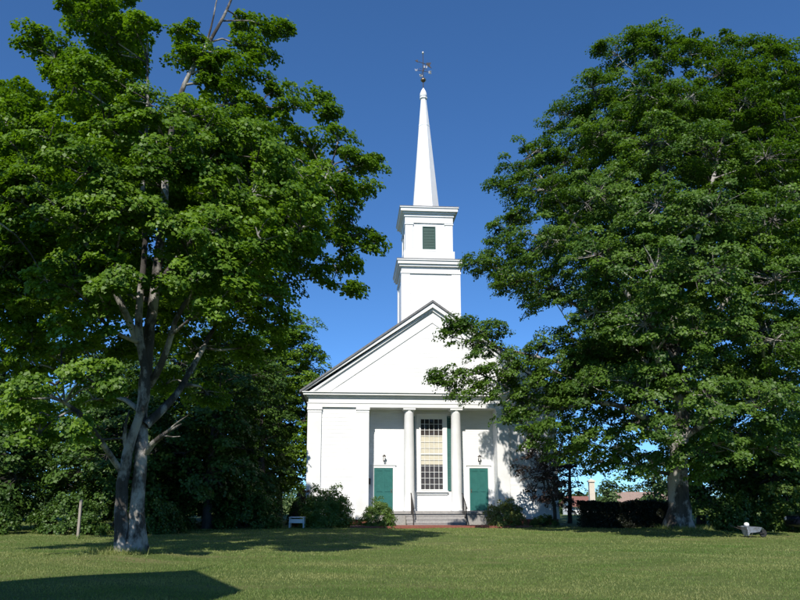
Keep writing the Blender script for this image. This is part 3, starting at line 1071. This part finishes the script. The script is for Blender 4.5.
R_lobes = [
    (645, 42, 20, 0), (655, 60, 24, 0), (618, 55, 24, 0), (600, 52, 10, 0), (690, 55, 24, 0), (678, 42, 10, 0), (735, 58, 26, 0), (758, 45, 12, 0), (770, 62, 24, 0), (800, 85, 32, 0), (830, 130, 44, 0),
    (592, 88, 26, -1), (640, 92, 32, -2), (690, 98, 34, -2), (745, 102, 36, -2), (785, 120, 30, -2),
    (566, 115, 22, 0), (550, 128, 12, 0), (600, 135, 34, -2), (652, 145, 38, -4), (708, 150, 38, -4), (765, 158, 38, -3), (810, 190, 42, -2),
    (535, 152, 22, 0), (512, 165, 14, 0), (512, 190, 20, 0), (495, 184, 8, 0), (545, 190, 30, -1.5), (598, 195, 38, -4), (658, 205, 42, -6), (715, 212, 42, -6), (772, 220, 40, -5),
    (512, 222, 18, 0), (498, 225, 10, 0), (508, 250, 20, 0), (486, 262, 16, 0), (472, 262, 9, 0), (512, 278, 22, -1), (550, 240, 32, -3), (598, 255, 38, -5), (655, 268, 42, -7), (715, 275, 42, -7), (775, 280, 40, -5), (820, 260, 46, -3),
    (497, 283, 13, 0), (552, 290, 26, -2), (595, 312, 30, -4), (645, 325, 38, -6), (712, 335, 40, -6), (775, 340, 38, -5), (825, 350, 46, -3),
    (655, 466, 16, -4), (685, 458, 18, -5), (705, 470, 15, -4), (632, 474, 13, -3), (578, 452, 16, -1), (598, 462, 15, -1), (620, 462, 14, 0), (566, 425, 14, 0), (712, 50, 22, 0), (660, 36, 18, 0), (632, 40, 18, 0), (785, 48, 18, 0), (750, 80, 26, -1), (720, 75, 26, -1),
    (505, 370, 22, -1), (530, 358, 20, -1), (548, 345, 16, -1), (484, 352, 14, -1), (522, 402, 20, -1), (545, 410, 20, -1), (500, 328, 10, -1), (478, 343, 12, -1), (450, 392, 10, -1), (470, 393, 13, -1), (486, 375, 15, -1),
    (532, 438, 16, -1.5), (560, 452, 16, -1.5), (452, 337, 11, -1), (437, 375, 7, -1), (463, 320, 10, -1), (575, 365, 22, -1), (540, 375, 20, 0), (560, 400, 22, 0), (505, 385, 16, 0), (480, 330, 10, 0),
    (452, 326, 10, -1), (470, 326, 12, -1), (487, 333, 12, -1), (442, 382, 9, -1), (455, 375, 11, -1), (472, 380, 12, -1), (500, 350, 13, -1), (490, 398, 13, -1), (516, 370, 16, -1), (512, 398, 14, -1), (535, 392, 18, -1.5), (556, 372, 20, -2), (522, 424, 14, -1), (548, 428, 18, -2), (506, 415, 10, -1),
    (590, 385, 28, -3), (635, 385, 34, -5), (705, 395, 38, -6), (770, 400, 38, -5), (585, 435, 20, -2.5), (615, 448, 20, -3), (655, 432, 26, -5), (715, 445, 30, -5), (770, 450, 30, -4), (820, 440, 36, -3),
    (520, 185, 20, 1), (515, 215, 20, 1), (528, 250, 26, 1), (510, 270, 22, 1), (490, 270, 14, .8), (535, 285, 24, 1), (545, 160, 24, 1), (560, 205, 26, 1.5), (530, 305, 18, 0), (495, 245, 14, .5),
    (590, 350, 28, -1), (620, 365, 28, 0), (570, 335, 16, -1), (585, 405, 24, 0), (610, 425, 24, 1), (560, 395, 20, 0), (575, 440, 20, 0), (600, 462, 16, 0), (640, 340, 34, 2), (690, 420, 34, 2), (640, 410, 30, 1),
    (640, 455, 16, 3), (720, 455, 22, 3), (780, 450, 26, 3),
]
extra = []
for i, (a, b_, r, yo) in enumerate(R_lobes):
    if a > 540 and b_ > 75 and b_ < 420 and r > 18:
        extra.append((a + (690 - a) * .12 + rng.uniform(-8, 8), b_ + (230 - b_) * .08, r * 1.0, yo * .3 + rng.uniform(-.5, 1.5)))
        extra.append((a + (690 - a) * .25 + rng.uniform(-8, 8), b_ + (230 - b_) * .15, r * 1.05, abs(yo) * .8 + rng.uniform(1.5, 4.5)))
big_tree(RR, R_limbs, px_lobes(RR, YR, R_lobes + extra, 1.1), .46, 125, .108, M['leaf_right'], M['bark'], dens=3.1, flat=.8, flare=.5)

# ------------------------------------------------------------------ trees behind on the left
G1 = 'trees of the shady thicket on the left'
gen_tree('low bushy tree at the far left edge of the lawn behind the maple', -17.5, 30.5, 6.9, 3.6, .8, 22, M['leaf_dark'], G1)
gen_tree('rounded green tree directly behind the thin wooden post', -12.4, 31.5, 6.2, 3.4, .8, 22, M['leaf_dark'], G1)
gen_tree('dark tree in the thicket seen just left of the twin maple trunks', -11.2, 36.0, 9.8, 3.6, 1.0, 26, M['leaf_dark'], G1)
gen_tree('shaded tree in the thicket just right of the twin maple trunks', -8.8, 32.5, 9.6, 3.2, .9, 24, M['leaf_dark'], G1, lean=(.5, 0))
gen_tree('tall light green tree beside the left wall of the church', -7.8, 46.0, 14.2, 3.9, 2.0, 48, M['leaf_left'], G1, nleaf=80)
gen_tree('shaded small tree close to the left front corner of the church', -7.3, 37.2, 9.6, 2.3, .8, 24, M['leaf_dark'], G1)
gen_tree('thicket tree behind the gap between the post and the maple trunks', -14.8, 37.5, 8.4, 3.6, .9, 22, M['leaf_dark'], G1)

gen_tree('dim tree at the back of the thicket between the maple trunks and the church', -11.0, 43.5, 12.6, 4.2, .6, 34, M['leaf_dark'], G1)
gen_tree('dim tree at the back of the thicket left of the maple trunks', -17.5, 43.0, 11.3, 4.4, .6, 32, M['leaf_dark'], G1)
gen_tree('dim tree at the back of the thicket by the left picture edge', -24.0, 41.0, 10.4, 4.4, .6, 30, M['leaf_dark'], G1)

# right rear
G2 = 'trees behind the lawn on the right'
gen_tree('leafy low tree behind the right maple trunk, above the end of the hedge', 14.3, 34.0, 4.8, 2.7, .5, 18, M['leaf_mid'], G2, nleaf=60)
gen_tree('broad low tree behind the pale wheelbarrow', 17.6, 33.5, 5.4, 3.1, .5, 20, M['leaf_mid'], G2)
gen_tree('tree at the right edge of the lawn behind the dark car', 22.0, 33.5, 6.4, 3.4, .6, 20, M['leaf_mid'], G2)
gen_tree('taller tree rising behind the bushes on the right', 20.5, 40.0, 9.0, 4.2, 1.2, 22, M['leaf_dark'], G2)

# small dark-leaved tree by the right corner of the church
PT = gen_tree('small purple leaved tree with a forked trunk at the right corner of the church', 7.4, 34.2, 4.4, 1.75, .9, 22, M['leaf_purple'], None, .34, 44, .10, M['bark2'], 'ornamental_tree', tr=.10, lean=(-.5, 0), dens=1.4)
gen_tree('slim dark tree between the church corner and the hedge', 8.9, 37.5, 5.6, 1.6, 2.3, 12, M['leaf_dark'], None, .4, 34, .13, M['bark2'], 'slender_tree', tr=.13, lean=(.4, 0), dens=1.3)

# shrubs along the church front
G3 = 'foundation shrubs along the church front'
shrub('large rounded shrub with a few purple sprays at the left corner of the church', -3.5, 34.0, 2.7, 1.9, 2.1, M['leaf_mid'], 17000, .08, group=G3, cr=.24)
shrub('small rounded shrub in front of the left green door', -1.05, 33.8, 1.9, 1.4, 1.45, M['leaf_mid'], 10000, .065, group=G3, cr=.18)
shrub('pale yellow green flowering shrub in front of the right green door', 5.05, 34.2, 1.95, 1.4, 1.55, M['leaf_yel'], 10000, .065, group=G3, cr=.18, flowers=160)
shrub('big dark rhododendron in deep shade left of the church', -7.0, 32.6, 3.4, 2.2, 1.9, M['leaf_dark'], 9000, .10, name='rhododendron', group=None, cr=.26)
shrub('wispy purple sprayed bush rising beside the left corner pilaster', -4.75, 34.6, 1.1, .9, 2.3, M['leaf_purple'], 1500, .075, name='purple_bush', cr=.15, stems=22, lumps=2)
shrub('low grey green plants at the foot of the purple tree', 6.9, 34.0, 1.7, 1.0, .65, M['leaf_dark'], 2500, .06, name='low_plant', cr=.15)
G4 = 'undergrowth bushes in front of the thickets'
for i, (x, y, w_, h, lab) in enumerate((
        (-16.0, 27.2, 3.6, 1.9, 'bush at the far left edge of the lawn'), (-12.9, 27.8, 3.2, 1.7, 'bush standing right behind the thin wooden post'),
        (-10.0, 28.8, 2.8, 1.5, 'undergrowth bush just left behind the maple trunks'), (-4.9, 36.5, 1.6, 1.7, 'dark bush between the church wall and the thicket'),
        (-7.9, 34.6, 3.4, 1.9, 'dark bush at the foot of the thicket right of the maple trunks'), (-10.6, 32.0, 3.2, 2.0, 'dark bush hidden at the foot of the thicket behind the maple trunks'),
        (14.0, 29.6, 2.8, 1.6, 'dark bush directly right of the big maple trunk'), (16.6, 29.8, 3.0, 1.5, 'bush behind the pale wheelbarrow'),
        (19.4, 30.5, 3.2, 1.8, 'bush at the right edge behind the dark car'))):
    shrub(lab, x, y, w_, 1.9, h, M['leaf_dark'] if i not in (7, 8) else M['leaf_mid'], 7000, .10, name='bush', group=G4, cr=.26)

# hedge
hx0, hx1, hy = 8.35, 12.9, 33.3
HG = empty('clipped_hedge', ((hx0 + hx1) / 2, hy, float(gz(10.5, hy))), 'dark clipped hedge running between the church and the right maple trunk', 'hedge')
n = 34000
q = np.stack([rng.uniform(-1, 1, n), rng.uniform(-1, 1, n), rng.uniform(0, 1, n)], 1)
sel = rng.integers(0, 5, n)
sh = rng.uniform(.86, 1.0, n)
q[sel < 2, 1] = -sh[sel < 2]
q[sel == 2, 2] = sh[sel == 2]
L2 = (hx1 - hx0) / 2
P_ = q * np.array([L2, .5, 1.0])
P_[:, 2] = P_[:, 2] * (1.17 + .05 * np.sin(P_[:, 0] * 2.1) + .03 * np.sin(P_[:, 0] * 7)) + rng.normal(0, .02, n)
P_[:, 1] += .05 * np.sin(P_[:, 0] * 3 + P_[:, 2] * 4)
P_[:, 2] = np.maximum(P_[:, 2], .01)
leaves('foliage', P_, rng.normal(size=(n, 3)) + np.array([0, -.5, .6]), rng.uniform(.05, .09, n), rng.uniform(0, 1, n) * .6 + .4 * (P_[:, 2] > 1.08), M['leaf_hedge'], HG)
lines = []
for i in range(14):
    x = -L2 + .2 + i * (2 * L2 - .4) / 13
    lines.append((bend((x, 0, -.05), (x + rng.normal(0, .1), rng.normal(0, .1), 1.0), 5, .05), np.linspace(.03, .01, 5), 6))
tubes('stem', lines, M['bark2'], HG)

# ------------------------------------------------------------------ small things
# thin wooden post on the left
M['oldwood'] = mat('weathered_wood', (.34, .30, .25), (.22, .19, .16), .85, 6, bs=.5, bd=.004, stretch=(4, 4, .5))
b = bmesh.new()
box(b, -.042, .042, -.042, .042, -.2, 1.33)
prism(b, [(-.042, 1.33), (.042, 1.33), (0, 1.37)], -.042, .042)
p = obj('wooden_post', b, M['oldwood'], bevel=.006)
p.location = (-11.35, 25.3, float(gz(-11.35, 25.3)))
p.rotation_euler = (0, R(.8), 0)
tag(p, 'thin weathered grey wooden post standing at the back of the left lawn', 'post')

# cream post behind the hedge
M['cream'] = mat('cream_paint', (.66, .60, .50), (.56, .50, .41), .6, 4)
CP = empty('stone_pillar', (15.65, 58.0, float(gz(15.65, 58.0))), 'cream square pillar with a cap rising behind the left end of the hedge', 'pillar')
b = bmesh.new(); box(b, -.22, .22, -.22, .22, -.1, 2.7); box(b, -.29, .29, -.29, .29, -.1, .35)
obj('shaft', b, M['cream'], CP, bevel=.01)
b = bmesh.new()
box(b, -.29, .29, -.29, .29, 2.702, 2.82)
lathe(b, [(.34, 2.822), (.05, 2.95)], n=4, rot=PI / 4)
obj('cap', b, M['cream'], CP)

# white bench left of the church
BN = empty('garden_bench', (-4.80, 33.4, float(gz(-4.8, 33.4))), 'small low white wooden bench half hidden between the rhododendron and the corner shrub', 'bench', R(-5))
b = bmesh.new()
for k in range(3):
    box(b, -.36, .36, -.20 + k * .135, -.20 + k * .135 + .12, .46, .50)
obj('seat', b, M['white'], BN, bevel=.004)
b = bmesh.new(); box(b, -.30, .30, -.175, -.15, .22, .40)
obj('apron', b, M['white'], BN)
for s in (-1, 1):
    b = bmesh.new(); box(b, s * .33 - .02, s * .33 + .02, -.17, .17, -.03, .46)
    obj('leg', b, M['white'], BN)

# wheelbarrow
M['paleblue'] = mat('pale_blue_enamel', (.30, .34, .42), (.15, .145, .14), .5, 5, bs=.15)
M['rubber'] = mat('black_rubber', (.02, .02, .02), (.03, .03, .03), .8, 9)
WB = empty('wheelbarrow', (12.95, 26.3, float(gz(12.95, 26.3))), 'pale blue wheelbarrow left standing on the grass edge right of the big maple trunk', 'wheelbarrow', R(8))
b = bmesh.new()
secs = [(-.42, .07, .46, .24), (-.34, .20, .47, .30), (.0, .22, .45, .30), (.22, .24, .42, .29), (.34, .36, .36, .24)]
top_, bot_ = [], []
for x, zb, zt, hw in secs:
    top_.append((x * 1.05, hw, zt)); bot_.append((x * .8, hw * .7, min(zb, zt - .05)))
o_v, i_v = [], []
for T, B in zip(top_, bot_):
    r_ = [(T[0], -T[1], T[2]), (B[0], -B[1], B[2]), (B[0], B[1], B[2]), (T[0], T[1], T[2])]
    o_v.append([b.verts.new(p_) for p_ in r_])
for a_, c_ in zip(o_v, o_v[1:]):
    for k in range(3):
        b.faces.new((a_[k], a_[k + 1], c_[k + 1], c_[k]))
b.faces.new(o_v[0]); b.faces.new(o_v[-1][::-1])
tr_ = obj('tray', b, M['paleblue'], WB)
md = tr_.modifiers.new('solid', 'SOLIDIFY'); md.thickness = .012
b = bmesh.new()
lathe(b, [(.10, -.03), (.155, -.035), (.17, -.02), (.17, .02), (.155, .035), (.10, .03)], n=20, M=Matrix.Translation((.46, 0, .17)) @ Matrix.Rotation(PI / 2, 4, 'X'))
wh = obj('wheel', b, M['rubber'], WB)
for s in (-1, 1):
    b = bmesh.new()
    bar(b, (.48, s * .06, .17), (-.05, s * .17, .20), .016)
    bar(b, (-.05, s * .17, .20), (-.85, s * .25, .48), .016)
    bar(b, (-.72, s * .24, .435), (-.87, s * .252, .488), .022)
    obj('handle', b, M['iron'], WB)
    b = bmesh.new()
    bar(b, (-.12, s * .18, .22), (-.30, s * .2, .0), .013)
    bar(b, (-.30, s * .2, .012), (-.38, s * .2, .012), .013)
    obj('leg', b, M['iron'], WB)
b = bmesh.new()
lathe(b, [(.02, .44), (.09, .46), (.11, .53), (.09, .60), (.03, .63)], -.25, .02, 14)
sk = obj('sack', b, M['white'], smooth=True)
sk.location = WB.location
tag(sk, 'small white bundle lying in the pale blue wheelbarrow', 'bundle')

WB.scale = (.85, .85, .85)
sk.scale = (.85, .85, .85)

# dark car at the right edge
M['carpaint'] = mat('dark_blue_car_paint', (.010, .012, .022), (.012, .014, .025), .25, 3, bs=.0, spec=.6)
M['carglass'] = mat('tinted_glass', (.012, .014, .016), (.015, .017, .02), .05, 3, bs=0, spec=.8)
M['lens'] = mat('lamp_lens', (.55, .55, .55), (.5, .5, .5), .15, 3, bs=0)
CA = empty('parked_car', (17.75, 28.4, float(gz(17.75, 28.4)) - .02), 'dark blue car parked under the trees at the right edge', 'car', R(3))


def loft(b, secs, prof):
    """secs = [(x, zlo, zhi, half width)]"""
    rings = []
    for x, zl, zh, hw in secs:
        rings.append([b.verts.new((x, hw * u, zl + (zh - zl) * v)) for u, v in prof])
    n = len(prof)
    for a_, c_ in zip(rings, rings[1:]):
        for k in range(n):
            b.faces.new((a_[k], a_[(k + 1) % n], c_[(k + 1) % n], c_[k]))
    b.faces.new(rings[0]); b.faces.new(rings[-1][::-1])


pr = [(-.9, 0), (-1, .18), (-1, .62), (-.93, .88), (-.7, 1), (.7, 1), (.93, .88), (1, .62), (1, .18), (.9, 0)]
b = bmesh.new()
loft(b, [(-2.18, .38, .58, .62), (-2.12, .26, .68, .76), (-1.8, .22, .76, .84), (-1.0, .20, .86, .88), (-.3, .20, .90, .88), (.9, .20, .92, .88), (1.6, .22, .90, .86), (2.02, .26, .86, .80), (2.12, .36, .74, .68)], pr)
obj('body', b, M['carpaint'], CA, smooth=True, bevel=.01)
b = bmesh.new()
pr2 = [(-1, 0), (-.86, .8), (-.7, 1), (.7, 1), (.86, .8), (1, 0)]
loft(b, [(-1.05, .84, .87, .78), (-.35, .86, 1.33, .76), (.15, .86, 1.41, .76), (.9, .86, 1.38, .75), (1.75, .86, .92, .74)], pr2)
obj('window', b, M['carglass'], CA, bevel=.01)
b = bmesh.new()
loft(b, [(-.42, 1.30, 1.345, .58), (.15, 1.39, 1.43, .60), (.95, 1.36, 1.40, .58)], pr2)
obj('roof', b, M['carpaint'], CA, smooth=True)
for x in (-1.35, 1.3):
    for s in (-1, 1):
        b = bmesh.new()
        Mx = Matrix.Translation((x, s * .80, .31)) @ Matrix.Rotation(PI / 2, 4, 'X')
        lathe(b, [(.20, -.09), (.29, -.10), (.31, -.07), (.31, .07), (.29, .10), (.20, .09)], n=24, M=Mx)
        wl = obj('wheel', b, M['rubber'], CA)
        b = bmesh.new()
        lathe(b, [(.04, -.11), (.19, -.095), (.20, 0), (.19, .095), (.04, .11)], n=16, M=Mx)
        obj('rim', b, M['silver'], wl)
for s in (-1, 1):
    b = bmesh.new(); lathe(b, [(.08, 0), (.07, .05), (.02, .07)], n=14, M=Matrix.Translation((-2.13, s * .56, .56)) @ Matrix.Rotation(-PI / 2, 4, 'Y'))
    obj('headlight', b, M['lens'], CA)

# ------------------------------------------------------------------ far things beyond the hedge
M['tan_roof'] = mat('brown_shingles', (.30, .21, .17), (.22, .16, .13), .9, 5)
M['red_roof'] = mat('red_roofing', (.24, .11, .085), (.20, .09, .07), .8, 5)


def house(name, label, X, Y, W_, D_, h, rise, wall, roof, rz=0, base=None, windows=3, group=None):
    z0 = float(gz(X, Y)) - .1 if base is None else base
    H = empty(name, (X, Y, z0), label, 'house', rz, group)
    b = bmesh.new(); box(b, -W_ / 2, W_ / 2, -D_ / 2, D_ / 2, 0, h)
    # gable ends face left and right: ridge along x
    for s in (-1, 1):
        vs = [b.verts.new((s * W_ / 2, -D_ / 2, h)), b.verts.new((s * W_ / 2, D_ / 2, h)), b.verts.new((s * W_ / 2, 0, h + rise))]
        b.faces.new(vs)
    obj('wall', b, wall, H)
    b = bmesh.new()
    for s in (-1, 1):
        e = .35
        k = rise / (D_ / 2)
        y1, zz = s * (D_ / 2 + e), h - e * k
        vs = [(-W_ / 2 - .3, 0, h + rise + .02), (W_ / 2 + .3, 0, h + rise + .02), (W_ / 2 + .3, y1, zz + .02), (-W_ / 2 - .3, y1, zz + .02)]
        a_ = [b.verts.new(v) for v in vs]
        c_ = [b.verts.new((v[0], v[1], v[2] + .16)) for v in vs]
        b.faces.new(a_); b.faces.new(c_[::-1])
        for k_ in range(4):
            b.faces.new((a_[k_], a_[(k_ + 1) % 4], c_[(k_ + 1) % 4], c_[k_]))
    obj('roof', b, roof, H)
    for i in range(windows):
        x = -W_ / 2 + W_ * (i + .5) / windows
        if i == windows // 2:
            b = bmesh.new(); box(b, x - .5, x + .5, -D_ / 2 - .05, -D_ / 2 - .003, .05, 2.15)
            obj('door', b, M['oldwood'], H)
            continue
        b = bmesh.new()
        box(b, x - .55, x + .55, -D_ / 2 - .06, -D_ / 2 - .003, .9, 1.0)
        box(b, x - .55, x + .55, -D_ / 2 - .06, -D_ / 2 - .003, 2.2, 2.3)
        box(b, x - .55, x - .45, -D_ / 2 - .055, -D_ / 2 - .003, 1.0, 2.2)
        box(b, x + .45, x + .55, -D_ / 2 - .055, -D_ / 2 - .003, 1.0, 2.2)
        w_ = obj('window', b, M['white'], H)
        b = bmesh.new(); box(b, x - .45, x + .45, -D_ / 2 - .02, -D_ / 2 - .002, 1.0, 2.2)
        obj('pane', b, M['carglass'], w_)
    return H


G5 = 'distant houses beyond the hedge'
house('distant_house', 'distant house with a brown shingle roof showing over the hedge', 31.6, 92, 7.5, 7, 2.7, 2.75, M['clap'], M['tan_roof'], R(-8), group=G5)
house('distant_house', 'small distant white house with a red roof left of the hedge end', 20.0, 80, 2.4, 3, 3.45, .8, M['clap'], M['red_roof'], R(10), group=G5, windows=3)

gen_tree('distant round tree standing left of the brown roofed house', 24.6, 84, 6.6, 2.6, .5, 16, M['leaf_far'], 'distant trees beyond the hedge', .8, 40, .32, name='distant_tree')
gen_tree('distant pointed tree standing in front of the right half of the brown roofed house', 25.2, 70, 7.5, 2.6, .5, 18, M['leaf_far'], 'distant trees beyond the hedge', .8, 40, .30, name='distant_tree')
gen_tree('distant tree rising behind the small red roofed house', 21.4, 88, 5.6, 2.4, .5, 14, M['leaf_far'], 'distant trees beyond the hedge', .8, 40, .32, name='distant_tree')

# parish house behind the camera's left, whose gable throws its shadow on the lawn
D = Vector((sdir.x, sdir.y, 0)) / math.tan(R(SUN_EL)) / math.hypot(sdir.x, sdir.y)   # shadow offset per metre of height
Hh, rise_, hw_ = 9.0, 2.2, 2.0
phi = R(-12)
apx = Vector((-4.2, 14.5, 0)) - D * Hh
PH = empty('parish_house', (apx.x, apx.y, 0), 'narrow white gabled house standing just outside the picture on the left', 'house', phi)
b = bmesh.new()
prism(b, [(-hw_, -.1), (hw_, -.1), (hw_, Hh - rise_), (0, Hh - .2), (-hw_, Hh - rise_)], -6, 0)
obj('wall', b, M['clap'], PH)
b = bmesh.new()
for s in (-1, 1):
    prism(b, [(0, Hh - .18), (s * (hw_ + .25), Hh - rise_ - .42), (s * (hw_ + .25), Hh - rise_ - .25), (0, Hh)], -6.3, .2)
rf = obj('roof', b, M['shingle'], PH)
b = bmesh.new(); bar(b, (0, -.1, Hh - .1), (0, -.1, Hh + 1.1), .05, 8, .02)
obj('finial', b, M['iron'], rf)
for z in (.9, 4.0):
    for x in (-1.05, 1.05):
        b = bmesh.new(); box(b, x - .55, x + .55, .003, .05, z, z + 1.7)
        w_ = obj('window', b, M['white'], PH)
        b = bmesh.new(); box(b, x - .45, x + .45, .052, .06, z + .1, z + 1.6)
        obj('pane', b, M['carglass'], w_)


# distant woods, one mass
def woods():
    cen = []
    for i in range(520):
        a = rng.uniform(-1, 1)
        X = a * 150
        Y = rng.uniform(105, 150) - abs(a) * 10
        top = 7.0 + 1.5 * math.sin(X * .13) + 1.2 * math.sin(X * .31 + 2) + rng.normal(0, .5)
        if 20 < X * 110 / Y < 38: top -= .4
        for k in range(5):
            cen.append((X + rng.normal(0, 1.2), Y + rng.normal(0, 1.2), -3.6 + top * (.25 + .75 * rng.uniform())))
    cen = np.array(cen)
    P_, N_, S_, V_ = sprays(cen, np.full(len(cen), 1.5), .6, 26, .55, np.array([0, 128, -10.0]))
    o = leaves('distant_woods', P_, N_, S_, V_, M['leaf_far'])
    tag(o, 'distant low line of green woods beyond the hedge and church', 'woods', kind='stuff')


woods()
